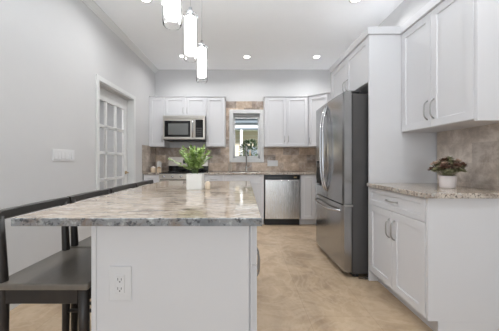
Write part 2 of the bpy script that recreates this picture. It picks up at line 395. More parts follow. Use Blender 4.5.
# ------------------------------------------------------------------ cabinets
def root(name, loc, label, cat, rz=0.0, group=None): return thing(name, loc, label, cat, rz, group)
G = 0.003
def base_cabinet(name, label, loc, rz, W, D, layout, H=0.884, kick=0.10, end=None, group=None, kick_end=True):
    r = root(name, loc, label, 'cabinet', rz, group)
    m = MB(); m.box((0, 0, kick), (W, D, H), M['cab'], 0.001)
    m.box((0, 0.06, 0), (W, D, kick), M['cab'])
    m.build('cabinet_body', r)
    fronts(r, layout); return r
def fronts(r, layout, t=0.02):
    gap = -0.0025
    for (kind, x0, x1, z0, z1, hx, hz, hl) in layout:
        if kind == 'door':
            o = MB().shaker(x0+G/2, x1-G/2, z0, z1, M['cab'], gap, t).build('door', r)
            if hx is not None: arc_handle(o, hx, hz, hl, True, gap-t)
        else:
            o = MB().shaker(x0+G/2, x1-G/2, z0, z1, M['cab'], gap, t, 0.04 if z1-z0 < 0.2 else 0.057).build('drawer', r)
            if hx is not None: arc_handle(o, hx, hz, hl, False, gap-t)
def std(W, ndoor=2, drawer=True, dh=0.155, hl=0.15, lo=0.105, hi=0.879):
    L = []; zt = hi
    if drawer: L.append(('drawer', 0, W, hi-dh, hi, W/2, hi-dh/2, hl)); zt = hi-dh-G
    if ndoor == 2:
        L += [('door', 0, W/2, lo, zt, W/2-0.035, zt-0.14, hl), ('door', W/2, W, lo, zt, W/2+0.035, zt-0.14, hl)]
    elif ndoor == 1: L.append(('door', 0, W, lo, zt, W-0.035, zt-0.14, hl))
    return L
def wall_cabinet(name, label, loc, rz, W, D, H, layout, group=None):
    r = root(name, loc, label, 'cabinet', rz, group)
    MB().box((0, 0, 0), (W, D, H), M['cab'], 0.001).build('cabinet_body', r)
    fronts(r, layout); return r

FX = 1.19      # carcass front of right wall base cabinets (door face at 1.17)
# right wall base cabinet near the camera; local x runs towards the camera
W = 0.735
base_cabinet('base_cabinet', 'white shaker base cabinet with one drawer over two doors, right foreground', (FX, 2.38, 0), -PI/2, W, XR-FX-0.001, std(W))
# matching end panel
tag(MB().box((FX-0.018, 1.622, 0.10), (XR-0.001, 1.644, 0.884), M['cab'], 0.001).box((FX+0.045, 1.622, 0.0), (XR-0.001, 1.644, 0.10), M['cab']).build('cabinet_end_panel'), 'plain white end panel facing the camera under the right hand granite top', 'panel')
# fridge enclosure: near tall side panel, far tall side panel
tag(MB().box((FX-0.02, 2.382, 0), (XR-0.001, 2.402, 2.30), M['cab'], 0.001).build('tall_side_panel'), 'tall white side panel between the refrigerator and the small plant counter', 'panel')
tag(MB().box((FX-0.02, 3.41, 0), (XR-0.001, 3.43, 2.30), M['cab'], 0.001).build('tall_side_panel'), 'tall white side panel hidden on the far side of the refrigerator', 'panel')
W = 1.004
wall_cabinet('wall_cabinet', 'white two door cabinet bridging above the refrigerator', (FX, 3.408, 1.86), -PI/2, W, XR-FX-0.001, 0.44,
    [('door', 0, W/2, 0.003, 0.437, W/2-0.035, 0.11, 0.13), ('door', W/2, W, 0.003, 0.437, W/2+0.035, 0.11, 0.13)])
UX = 1.49
W = 0.75
wall_cabinet('wall_cabinet', 'white two door wall cabinet above the small plant counter, right foreground', (UX, 2.38, 1.385), -PI/2, W, XR-UX-0.001, 0.915,
    [('door', 0, W/2, 0.003, 0.912, W/2-0.035, 0.14, 0.15), ('door', W/2, W, 0.003, 0.912, W/2+0.035, 0.14, 0.15)])
tag(MB().box((UX-0.02, 1.605, 1.375), (XR-0.001, 1.628, 2.30), M['cab'], 0.001).build('cabinet_end_panel'), 'plain white end panel closing the near end of the right wall cabinet', 'panel')
# crown on the right run
def crown(pts, z, hgt=0.065, out=0.045):
    """pts: plan polyline, outward normal on the right hand of travel"""
    prof = [(0.0, 0.0), (0.008, 0.0), (0.010, 0.012), (out*0.8, hgt-0.014), (out, hgt-0.010), (out, hgt), (-0.02, hgt), (-0.02, 0)]
    P = [Vector((p[0], p[1])) for p in pts]; bm2 = bmesh.new(); rings = []
    for i, p in enumerate(P):
        ns = []
        if i > 0: d = (P[i]-P[i-1]).normalized(); ns.append(Vector((d.y, -d.x)))
        if i < len(P)-1: d = (P[i+1]-P[i]).normalized(); ns.append(Vector((d.y, -d.x)))
        n = sum(ns, Vector((0, 0))).normalized(); n = n / max(0.3, n.dot(ns[0]))
        rings.append([bm2.verts.new((p.x+n.x*a, p.y+n.y*a, z+b)) for a, b in prof])
    for A, B in zip(rings, rings[1:]):
        for k in range(len(prof)): bm2.faces.new([A[k], A[(k+1) % len(prof)], B[(k+1) % len(prof)], B[k]])
    bm2.faces.new(rings[0]); bm2.faces.new(rings[-1][::-1]); bmesh.ops.recalc_face_normals(bm2, faces=bm2.faces[:])
    m = MB(); m.merge(bm2, M['cab']); return m
# travel towards -x / +y etc. with outward on the right-hand side
struct(crown([(FX-0.02, 3.43), (FX-0.02, 2.382), (UX-0.022, 2.382), (UX-0.022, 1.606), (XR-0.002, 1.606)][::-1], 2.301), 'trim_3')

# back wall base run, front carcass Y 4.45
BY = 4.45; BD = YB-BY-0.013
base_cabinet('base_cabinet', 'narrow white base cabinet left of the range in the corner', (XL+0.013, BY, 0), 0, 0.276, BD, [('door', 0, 0.276, 0.105, 0.879, None, None, None)])
base_cabinet('base_cabinet', 'narrow white base cabinet between the range and the sink', (-0.69, BY, 0), 0, 0.33, BD, std(0.33, 1, hl=0.12))
base_cabinet('base_cabinet', 'white sink base cabinet below the kitchen window', (-0.358, BY, 0), 0, 0.705, BD, [('drawer', 0, 0.705, 0.70, 0.879, None, None, None)]+std(0.705, 2, False, hi=0.697))
base_cabinet('base_cabinet', 'narrow white base cabinet between dishwasher and refrigerator', (0.985, BY, 0), 0, 0.25, BD, [('drawer', 0, 0.25, 0.105, 0.879, None, None, None)])
base_cabinet('base_cabinet', 'white corner base cabinet tucked behind the refrigerator', (1.237, BY, 0), 0, 0.55, BD, [])
# back wall upper cabinets, carcass front Y 4.72
UY = 4.74; UD = YB-UY-0.001; UZ, UH = 1.385, 0.915
def hd(W, side, z=0.12, l=0.12): return (0.035 if side < 0 else W-0.035, z, l)
def updoor(x0, x1, hx): return ('door', x0, x1, 0.003, UH-0.003, hx, 0.145, 0.12)
wall_cabinet('wall_cabinet', 'narrow white wall cabinet left of the microwave in the corner', (XL+0.001, UY, UZ), 0, 0.285, UD, UH, [updoor(0, 0.285, 0.25)])
wall_cabinet('wall_cabinet', 'short white two door cabinet directly above the microwave', (-1.473, UY, 1.945), 0, 0.772, UD, UH-0.56,
    [('door', 0, 0.386, 0.003, 0.352, 0.35, 0.11, 0.12), ('door', 0.386, 0.772, 0.003, 0.352, 0.422, 0.11, 0.12)])
wall_cabinet('wall_cabinet', 'narrow white wall cabinet between microwave and window', (-0.70, UY, UZ), 0, 0.34, UD, UH, [updoor(0, 0.34, 0.035)])
wall_cabinet('wall_cabinet', 'white two door wall cabinet right of the window over the dishwasher', (0.385, UY, UZ), 0, 0.80, UD, UH, [updoor(0, 0.40, 0.365), updoor(0.40, 0.80, 0.435)])
# diagonal corner cabinet
p0 = Vector((1.187, UY)); p1 = Vector((UX-0.002, 4.437)); W = (p1-p0).length; rz = math.atan2(p1.y-p0.y, p1.x-p0.x)
r = root('corner_cabinet', (p0.x, p0.y, UZ), 'white diagonal corner wall cabinet beside the refrigerator top', 'cabinet', rz)
inv = Matrix.Rotation(-rz, 2)
corner = [inv @ (Vector(q)-p0) for q in ((p0.x, p0.y), (p1.x, p1.y), (XR-0.001, p1.y), (XR-0.001, YB-0.001), (p0.x, YB-0.001))]
MB().prism([tuple(q) for q in corner], 0, UH, M['cab'], 'z').build('cabinet_body', r)
fronts(r, [('door', 0.03, W-0.02, 0.003, UH-0.003, 0.065, 0.115, 0.12)])
struct(crown([(XL+0.002, UY-0.02), (-0.36, UY-0.02), (-0.36, YB-0.014)], 2.301, 0.022, 0.012), 'trim_4')
nrm = Vector((p1.y-p0.y, -(p1.x-p0.x))).normalized()*0.02
struct(crown([(0.385, YB-0.014), (0.385, UY-0.02), (1.187-0.008, UY-0.02), (p1.x+nrm.x, p1.y+nrm.y), (XR-0.002, p1.y-0.012)], 2.301, 0.022, 0.012), 'trim_5')

# ------------------------------------------------------------------ counters
def slab(name, label, pts, z0, z1, top, edge):
    """polygon slab with slightly irregular chiselled edge"""
    bm2 = bmesh.new(); n = len(pts)
    A = [bm2.verts.new((p[0], p[1], z0)) for p in pts]; B = [bm2.verts.new((p[0], p[1], z1-0.003)) for p in pts]
    cen = Vector((sum(p[0] for p in pts)/n, sum(p[1] for p in pts)/n))
    C_ = []
    for i, p in enumerate(pts):
        a = Vector(pts[i-1]); b = Vector(p); c = Vector(pts[(i+1) % n])
        d1 = (b-a).normalized(); d2 = (c-b).normalized(); off = (Vector((-d1.y, d1.x))+Vector((-d2.y, d2.x)))*0.003
        C_.append(bm2.verts.new((p[0]+off.x, p[1]+off.y, z1)))
    fb = bm2.faces.new(A[::-1]); ft = bm2.faces.new(C_)
    es = []
    for i in range(n):
        j = (i+1) % n
        es.append(bm2.faces.new([A[i], A[j], B[j], B[i]])); es.append(bm2.faces.new([B[i], B[j], C_[j], C_[i]]))
    m = MB(); it, ie = m.mi(top), m.mi(edge)
    fb.material_index = ie; ft.material_index = it
    for f in es: f.material_index = ie
    m.merge(bm2, None)
    return tag(m.build(name), label, 'countertop')
CT0, CT1 = 0.885, 0.916
def rect(x0, y0, x1, y1): return [(x0, y0), (x1, y0), (x1, y1), (x0, y1)]
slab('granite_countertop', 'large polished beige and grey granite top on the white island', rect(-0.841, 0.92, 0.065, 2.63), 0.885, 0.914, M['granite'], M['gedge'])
slab('granite_countertop', 'speckled granite countertop under the small potted plant on the right', rect(1.145, 1.60, XR-t-0.001, 2.379), CT0, CT1, M['granite2'], M['gedge2'])
slab('granite_countertop', 'small piece of granite countertop in the corner left of the range', rect(XL+t+0.001, BY-0.045, -1.473, YB-t-0.001), CT0, CT1, M['granite2'], M['gedge2'])
slab('granite_countertop', 'long granite countertop under the window from range to refrigerator', rect(-0.693, BY-0.045, XR-0.02, YB-t-0.001), CT0, CT1, M['granite2'], M['gedge2'])

# ------------------------------------------------------------------ island base
IX0, IX1, IY0, IY1 = -0.567, 0.027, 0.95, 2.60
tag(MB().box((IX1-0.003, IY0, 0), (IX1+0.004, IY0+0.022, 0.884), M['cab'], 0.001).box((IX1-0.008, IY0+0.012, 0.02), (IX1, IY0+0.022, 0.87), M['cab']).build('island_corner_stile'), 'slim white corner stile at the right front edge of the island', 'trim strip')
tag(MB().box((IX0, IY0, 0), (IX1-0.008, IY0+0.022, 0.884), M['cab'], 0.001).box((IX0, IY0-0.004, 0), (IX0+0.018, IY0, 0.884), M['cab'], 0.001).build('island_end_panel'), 'plain white end panel of the island with the outlet on it', 'panel')
for k in range(2):
    W = 0.80
    lab = ['white island cabinet nearest the camera, doors facing the refrigerator', 'white island cabinet farther back, doors facing the refrigerator'][k]
    base_cabinet('island_cabinet', lab, (IX1, IY0+0.024+k*(W+0.003), 0), PI/2, W, IX1-IX0, std(W), group=None)
def outlet(name, loc, rz, label, n=1):
    r = thing(name, loc, label, 'outlet', rz)
    w2 = 0.042*n
    MB().box((-w2, -0.006, -0.0635), (w2, 0, 0.0635), M['plate'], 0.003, 2).build('cover_plate', r)
    for k in range(n):
        cx = (k-(n-1)/2)*0.084
        m = MB().box((cx-0.017, -0.0085, -0.034), (cx+0.017, -0.005, 0.034), M['plate'], 0.001)
        for zz in (-0.02, 0.014):
            m.box((cx-0.008, -0.009, zz), (cx-0.006, -0.0084, zz+0.009), M['slot']); m.box((cx+0.005, -0.009, zz), (cx+0.007, -0.0084, zz+0.008), M['slot'])
            m.cyl((cx, -0.0086, zz-0.005), 0.0025, 0.0004, M['slot'], 10, 'y')
        m.build('socket', r)
    return r
outlet('wall_outlet', (-0.459, IY0-0.0, 0.665), 0, 'white rectangular duplex outlet on the near end of the island')
def switches(name, loc, rz, n, label, pitch=0.046, cat='switch plate'):
    r = thing(name, loc, label, cat, rz); w2 = pitch*n/2+0.012
    MB().box((-w2, -0.006, -0.0575), (w2, 0, 0.0575), M['plate'], 0.003, 2).build('cover_plate', r)
    for k in range(n):
        cx = (k-(n-1)/2)*pitch
        m = MB(); bm2 = bmesh.new()
        m.prism([(-0.0058, -0.033), (-0.0115, -0.033), (-0.0075, 0.033), (-0.0058, 0.033)], cx-0.016, cx+0.016, M['plate'], 'x')
        m.build('rocker_switch', r)
    return r
switches('light_switch', (XL, 2.49, 1.175), PI/2, 6, 'white multi gang rocker switch plate on the left wall')
switches('light_switch', (0.565, YB-t, 1.075), 0, 4, 'white switch and outlet plate on the tile right of the window')

# ------------------------------------------------------------------ refrigerator, local x along width towards camera, y into the wall
FR = thing('refrigerator', (1.012, 3.390, 0), 'stainless french door refrigerator with a bottom freezer drawer', 'refrigerator', -PI/2)
FW = 0.955
MB().box((0.004, 0.025, 0.04), (FW-0.004, 0.76, 1.765), M['side'], 0.004).build('fridge_body', FR, 'dark grey side body')
def bulged(x0, x1, z0, z1, y0=0.015, t=0.075, bul=0.012, full=(0, FW), mt=None):
    bm2 = bmesh.new(); n = 14; R = []
    for zz in (z0, z0+0.006, z1-0.006, z1):
        ring = []; e = 0.006 if zz in (z0, z1) else 0
        for k in range(n+1):
            x = x0+e*0.5+(x1-x0-e)*k/n; u = (x-full[0])/(full[1]-full[0])*2-1
            edge = min(1, min(k, n-k)/1.0)
            y = y0-t-bul*(1-u*u)+e+(0.006 if edge < 1 else 0)
            ring.append(bm2.verts.new((x, y, zz)))
        ring += [bm2.verts.new((x1-e*0.5, y0, zz)), bm2.verts.new((x0+e*0.5, y0, zz))]
        R.append(ring)
    L = n+3
    for A, B in zip(R, R[1:]):
        for k in range(L): bm2.faces.new([A[k], A[(k+1) % L], B[(k+1) % L], B[k]])
    bm2.faces.new(R[0][::-1]); bm2.faces.new(R[-1]); bmesh.ops.recalc_face_normals(bm2, faces=bm2.faces[:])
    m = MB(); m.merge(bm2, mt or M['steel_f']); return m
dA = bulged(0, FW/2-0.002, 0.70, 1.785).build('door', FR); dB = bulged(FW/2+0.002, FW, 0.70, 1.785).build('door', FR)
dC = bulged(0, FW, 0.055, 0.690).build('freezer_drawer', FR)
def fhandle(par, x, xo):
    pts = []
    for k in range(17):
        t_ = -1+2*k/16; d = 0.058*(1-abs(t_)**4)
        pts.append((x+(xo-x)*(1-t_*t_), -0.070-d, 1.26+t_*0.48))
    MB().tube(pts, 0.013, M['chrome'], 10, 0.8).build('door_handle', par, 'long curved steel handle')
fhandle(dA, FW/2-0.035, FW/2-0.045); fhandle(dB, FW/2+0.035, FW/2+0.045)
pts = []
for k in range(17):
    t_ = -1+2*k/16; pts.append((FW/2+t_*0.40, -0.062-0.058*(1-abs(t_)**6), 0.635-0.02*(1-t_*t_)))
MB().tube(pts, 0.013, M['chrome'], 10, 0.8).build('drawer_handle', dC, 'long horizontal steel handle')
m = MB().box((0.10, -0.075, 0.82), (0.27, -0.062, 1.12), M['rubber'], 0.002).box((0.12, -0.078, 1.04), (0.25, -0.074, 1.10), M['black'], 0.001).box((0.12, -0.085, 0.83), (0.25, -0.074, 0.845), M['steel_f'], 0.002)
m.build('water_dispenser', dA, 'black ice and water dispenser')
for x in (0.03, FW-0.09): MB().box((x, -0.03, 1.785), (x+0.06, 0.12, 1.80), M['side'], 0.004).build('hinge_cover', FR)
m = MB().box((FW-0.03, -0.05, 0.68), (FW+0.004, 0.03, 0.70), M['nickel'], 0.003).build('middle_hinge', FR)
m = MB().box((0.01, 0.03, 0.015), (FW-0.01, 0.06, 0.055), M['black'], 0.003); m.build('toe_grille', FR)
for x in (0.05, FW-0.05):
    for y in (0.08, 0.68): MB().cyl((x, y, 0), 0.02, 0.042, M['rubber'], 14).build('foot', FR)
# loose cable and vent strip at the floor by the fridge
tag(MB().tube([(1.09, 2.428, 0.008), (1.13, 2.42, 0.01), (1.165, 2.425, 0.016), (1.19, 2.415, 0.04), (1.22, 2.42, 0.055), (1.23, 2.43, 0.02), (1.19, 2.412, 0.009), (1.14, 2.408, 0.007)], 0.005, M['rubber'], 8).build('power_cable'), 'black cable curled on the floor under the near side of the refrigerator', 'cable')

# ------------------------------------------------------------------ dishwasher
DW = thing('dishwasher', (0.362, BY-0.02, 0), 'stainless dishwasher with black control strip under the back counter', 'dishwasher')
DWW = 0.606
MB().box((0, 0.03, 0.1), (DWW, 0.55, 0.875), M['side']).build('body', DW)
d = MB().box((0.004, -0.012, 0.115), (DWW-0.004, 0.03, 0.795), M['steel'], 0.006, 2).build('door', DW)
c_ = MB().box((0.004, -0.012, 0.798), (DWW-0.004, 0.03, 0.878), M['black'], 0.004).build('control_panel', DW, 'black control strip')
m = MB()
for k in range(8): m.box((0.06+k*0.03, -0.0135, 0.832), (0.075+k*0.03, -0.012, 0.842), M['side'])
m.build('button_row', c_)
MB().box((0.50, -0.0135, 0.825), (0.55, -0.012, 0.848), M['brass']).build('energy_badge', c_)
MB().box((0.05, -0.03, 0.775), (DWW-0.05, -0.012, 0.79), M['steel'], 0.004).build('pocket_handle', d)
MB().box((0.0, 0.04, 0.0), (DWW, 0.07, 0.112), M['black']).build('toe_kick', DW, 'black toe kick')

# ------------------------------------------------------------------ range
RG = thing('range', (-1.468, 4.44, 0), 'stainless kitchen range with black cooktop and low backguard', 'range')
RW = 0.768
MB().box((0, 0.0, 0.02), (RW, 0.585, 0.90), M['side'], 0.003).build('oven_body', RG)
MB().box((-0.001, -0.03, 0.90), (RW+0.001, 0.56, 0.918), M['cooktop'], 0.003).build('cooktop', RG, 'black glass cooktop')
m = MB().box((0, -0.045, 0.80), (RW, 0, 0.899), M['steel_h'], 0.005).build('control_panel', RG)
for k in range(5):
    x = 0.09+k*0.147
    MB().lathe([(0, 0), (0.024, 0), (0.022, 0.02), (0.016, 0.028), (0, 0.028)], (x, -0.045, 0.85), M['chrome'], 18, 'y').build('knob', m)
d = MB().box((0.006, -0.04, 0.21), (RW-0.006, 0, 0.79), M['steel_h'], 0.005).build('oven_door', RG)
MB().box((0.10, -0.0415, 0.32), (RW-0.10, -0.0395, 0.62), M['blackglass']).build('oven_window', d)
m = MB().tube([(0.06, -0.085, 0.73), (RW-0.06, -0.085, 0.73)], 0.011, M['nickel'], 10)
for x in (0.08, RW-0.08): m.tube([(x, -0.04, 0.73), (x, -0.085, 0.73)], 0.007, M['nickel'], 8)
m.build('oven_handle', d)
MB().box((0.006, -0.035, 0.05), (RW-0.006, 0, 0.20), M['steel_h'], 0.005).build('storage_drawer', RG)
bgd = MB().box((0, 0.525, 0.918), (RW, 0.58, 1.02), M['blackglass'], 0.003).box((0, 0.515, 1.02), (RW, 0.58, 1.20), M['steel_h'], 0.006, 2).build('backguard', RG, 'stainless backguard with black lower strip')
MB().box((0.28, 0.512, 1.07), (0.49, 0.516, 1.15), M['blackglass']).build('clock_display', bgd)
for x, y in ((0.2, 0.13), (0.57, 0.13), (0.2, 0.39), (0.57, 0.39)):
    m = MB()
    for k in range(4):
        a = k*PI/2+PI/4; m.box((-0.004, -0.004, 0), (0.004, 0.004, 0), M['iron']) if False else None
        m.tube([(x, y, 0.935), (x+0.1*math.cos(a), y+0.1*math.sin(a), 0.935), (x+0.1*math.cos(a), y+0.1*math.sin(a), 0.919)], 0.005, M['iron'], 6)
    m.lathe([(0, 0), (0.035, 0), (0.035, 0.01), (0, 0.012)], (x, y, 0.918), M['iron'], 18)
    m.build('burner', RG, 'black iron burner grate')

# ------------------------------------------------------------------ microwave
MW = thing('microwave', (-1.469, 4.62, 1.50), 'stainless over the range microwave with dark window', 'microwave')
MWW, MH = 0.764, 0.443
MB().box((0, 0.03, 0), (MWW, 0.415, MH), M['side'], 0.003).build('microwave_body', MW)
d = MB().box((0, -0.01, 0.012), (0.575, 0.03, MH-0.06), M['steel_h'], 0.006, 2).build('door', MW)
MB().box((0.03, -0.0125, 0.055), (0.50, -0.0095, MH-0.095), M['blackglass'], 0.001).build('window_frame', d, 'black glass border')
MB().box((0.10, -0.0135, 0.095), (0.46, -0.012, MH-0.145), M['mwglass']).build('window_pane', d, 'grey see-through mesh pane')
m = MB().tube([(0.54, -0.045, 0.04), (0.54, -0.045, MH-0.085)], 0.012, M['chrome'], 10)
for z in (0.06, MH-0.11): m.tube([(0.54, -0.01, z), (0.54, -0.045, z)], 0.008, M['chrome'], 8)
m.build('door_handle', d)
k_ = MB().box((0.58, -0.01, 0.012), (MWW, 0.03, MH-0.06), M['steel_h'], 0.005).box((0.592, -0.012, 0.045), (MWW-0.035, -0.0095, MH-0.075), M['blackglass'], 0.001).build('control_panel', MW)
m = MB()
for i in range(3):
    for j in range(5): m.box((0.61+i*0.035, -0.0132, 0.06+j*0.035), (0.632+i*0.035, -0.0119, 0.08+j*0.035), M['slot'])
m.build('keypad', k_)
m = MB().box((0, -0.008, MH-0.057), (MWW, 0.03, MH), M['steel_h'], 0.004)
for k in range(3): m.box((0.03, -0.0095, MH-0.045+k*0.012), (MWW-0.12, -0.0075, MH-0.041+k*0.012), M['nickel'])
m.build('vent_grille', MW)
MB().box((0.06, 0.04, -0.012), (MWW-0.06, 0.36, 0), M['black'], 0.003).build('filter_tray', MW, 'black underside filter tray')

# ------------------------------------------------------------------ sink faucet, soap bottle, jars
F = thing('faucet', (0.045, 4.90, CT1), 'tall brushed nickel pull down faucet in front of the window', 'faucet')
MB().lathe([(0, 0), (0.027, 0), (0.027, 0.01), (0.020, 0.02), (0.018, 0.10), (0.014, 0.11), (0, 0.11)], (0, 0, 0), M['nickel'], 18).build('faucet_base', F)
pts = [(0, 0, 0.10), (0, 0, 0.40)]+[(0.0, -0.08+0.08*math.cos(a), 0.40+0.08*math.sin(a)) for a in [k*PI/8 for k in range(1, 9)]]+[(0, -0.16, 0.36)]
MB().tube(pts, 0.0115, M['nickel'], 10).build('spout', F)
MB().tube([(0, -0.16, 0.36), (0, -0.16, 0.30), (0, -0.16, 0.27)], [0.014, 0.017, 0.014], M['nickel'], 12).build('spray_head', F)
MB().tube([(0.018, 0, 0.07), (0.05, 0, 0.085), (0.095, -0.005, 0.12)], [0.008, 0.006, 0.006], M['nickel'], 8).build('lever_handle', F)
S = thing('kitchen_sink', (0.0, 4.66, CT1), 'stainless sink set into the counter below the window', 'sink')
MB().box((-0.30, -0.17, 0.0), (0.30, 0.17, 0.003), M['steel_h'], 0.001).box((-0.27, -0.14, 0.0025), (0.27, 0.14, 0.0035), M['slot']).build('sink_basin', S)
S = thing('soap_dispenser', (-0.265, 4.90, CT1), 'taupe soap bottle standing left of the faucet', 'soap bottle')
MB().lathe([(0, 0), (0.034, 0), (0.036, 0.005), (0.036, 0.14), (0.030, 0.155), (0.012, 0.16), (0, 0.16)], (0, 0, 0), mat('taupe_bottle', srgb(186, 174, 160), 0.35), 20).build('bottle', S)
MB().tube([(0, 0, 0.155), (0, 0, 0.195), (0, -0.02, 0.20), (0, -0.04, 0.192)], 0.005, M['nickel'], 8).build('pump', S)
def jar(loc, r_, h_, label, bodymat, lid):
    J = thing('canister', loc, label, 'canister', group=None)
    MB().lathe([(0, 0), (r_*0.9, 0), (r_, 0.006), (r_, h_-0.008), (r_*0.85, h_), (0, h_)], (0, 0, 0), bodymat, 20).build('jar', J)
    MB().lathe([(0, 0), (r_*0.9, 0), (r_*0.92, 0.012), (r_*0.3, 0.016), (r_*0.2, 0.026), (0, 0.028)], (0, 0, h_), lid, 20).build('lid', J)
jar((-1.625, 4.56, CT1), 0.045, 0.085, 'beige canister left of the range, left one of the front pair', M['beige'], M['potpink'])
jar((-1.527, 4.58, CT1), 0.038, 0.075, 'beige canister beside the range, right one of the front pair', M['beige'], M['wood_l'])
jar((-1.62, 4.86, CT1), 0.045, 0.18, 'taller pale canister standing at the back of the corner counter', M['pot'], M['pot'])

# ------------------------------------------------------------------ stools along the island
def make_stool():
    r = thing('counter_stool', (0, 0, 0), '', 'stool')
    bx, fx, hy, lt = -0.155, 0.15, 0.172, 0.034
    bm2 = bmesh.new()
    m = MB()
    # seat: rounded slab
    m.box((-0.178, -0.197, 0.643), (0.178, 0.197, 0.667), M['stooltop'], 0.006, 2)
    m.build('seat', r, 'smooth dark seat')
    m = MB()
    for s_ in (-1, 1): m.box((bx+lt/2, s_*hy-0.011, 0.587), (fx-lt/2, s_*hy+0.011, 0.643), M['stool'], 0.002)
    m.box((bx-0.011, -hy+lt/2, 0.587), (bx+0.011, hy-lt/2, 0.643), M['stool'], 0.002); m.box((fx-0.011, -hy+lt/2, 0.587), (fx+0.011, hy-lt/2, 0.643), M['stool'], 0.002)
    m.build('apron', r)
    for s_ in (-1, 1):
        MB().tube([(fx+0.012, s_*hy, 0), (fx, s_*hy, 0.5), (fx, s_*hy, 0.643)], [0.014, 0.019, 0.019], M['stool'], 12).build('leg', r)
        MB().tube([(bx-0.008, s_*hy, 0), (bx-0.002, s_*hy, 0.4), (bx, s_*hy, 0.62), (bx-0.008, s_*hy, 0.80), (bx-0.014, s_*hy, 0.91)], [0.014, 0.018, 0.019, 0.016, 0.014], M['stool'], 12).build('leg', r, 'rear leg running up as backrest post')
    # curved top rail
    bm2 = bmesh.new(); R = []; n = 12
    for k in range(n+1):
        t_ = -1+2*k/n; y = t_*0.199; x = bx-0.014-0.010*(1-t_*t_)
        R.append([bm2.verts.new((x+dx, y, 0.912+dz)) for dx, dz in ((-0.013, -0.014), (0.011, -0.014), (0.015, -0.009), (0.009, 0.017), (0.003, 0.021), (-0.011, 0.021), (-0.015, 0.016), (-0.017, -0.009))])
    for A, B in zip(R, R[1:]):
        for k in range(8): bm2.faces.new([A[k], A[(k+1) % 8], B[(k+1) % 8], B[k]])
    bm2.faces.new(R[0]); bm2.faces.new(R[-1][::-1]); bmesh.ops.recalc_face_normals(bm2, faces=bm2.faces[:])
    m = MB(); m.merge(bm2, M['stool']); m.build('back_rail', r)
    for s_ in (-1, 1): MB().tube([(bx-0.012, s_*hy, 0.355), (fx+0.006, s_*hy, 0.355)], 0.0095, M['stool'], 10).build('stretcher', r)
    MB().tube([(fx+0.006, -hy, 0.25), (fx+0.006, hy, 0.25)], 0.0095, M['stool'], 10).build('stretcher', r)
    return r
st = make_stool()
labs = ['dark wooden counter stool nearest the camera with its seat in full view', 'dark wooden counter stool second from the camera at the island',
        'dark wooden counter stool third from the camera at the island', 'dark wooden counter stool farthest from the camera near the glazed door']
for k, y in enumerate((1.133, 1.543, 1.953, 2.363)):
    o = st if k == 0 else dup(st)
    o.location = (-0.753, y, 0); tag(o, labs[k], 'stool', 'counter stools along the island')

# ------------------------------------------------------------------ plant on the island
P = thing('potted_fern', (-0.357, 1.87, 0.914), 'green leafy plant in a square white pot on the island', 'potted plant')
m = MB(); a = 0.0575; b = 0.054
bm2 = bmesh.new(); rings = []
def sq(h_, z, r_=0.008):
    o_ = []
    for cx, cy, a0 in ((1, 1, 0), (-1, 1, 90), (-1, -1, 180), (1, -1, 270)):
        for q in (0, 45, 90):
            an = math.radians(a0+q); o_.append(bm2.verts.new((cx*(h_-r_)+r_*math.cos(an), cy*(h_-r_)+r_*math.sin(an), z)))
    return o_
R = [sq(b-0.003, 0), sq(b, 0.003), sq(a, 0.113), sq(a-0.001, 0.115), sq(a-0.006, 0.115), sq(a-0.007, 0.095)]
for A, B in zip(R, R[1:]):
    for k in range(12): bm2.faces.new([A[k], A[(k+1) % 12], B[(k+1) % 12], B[k]])
bm2.faces.new(R[0][::-1]); bm2.faces.new(R[-1]); bmesh.ops.recalc_face_normals(bm2, faces=bm2.faces[:])
m.merge(bm2, M['pot']); m.build('pot', P)
MB().box((-0.050, -0.050, 0.0955), (0.050, 0.050, 0.102), M['soil'], 0.004).build('soil', P)
def leafquad(bm2, base, d, L, wd, up, mi, curl=0.15):
    d = d.normalized(); s_ = d.cross(up)
    if s_.length < 1e-3: s_ = d.orthogonal()
    s_.normalize(); n = s_.cross(d).normalized()
    prof = [(0, 0.08), (0.3, 0.8), (0.6, 1.0), (0.85, 0.55), (1.0, 0.0)]
    prev = None
    for t_, q in prof:
        c = base+d*L*t_-n*curl*L*t_*t_
        cur = (bm2.verts.new(c+s_*wd*q), bm2.verts.new(c-n*wd*0.25*q), bm2.verts.new(c-s_*wd*q))
        if prev:
            for i in (0, 1):
                f = bm2.faces.new([prev[i], prev[i+1], cur[i+1], cur[i]]); f.material_index = mi; f.smooth = True
        prev = cur
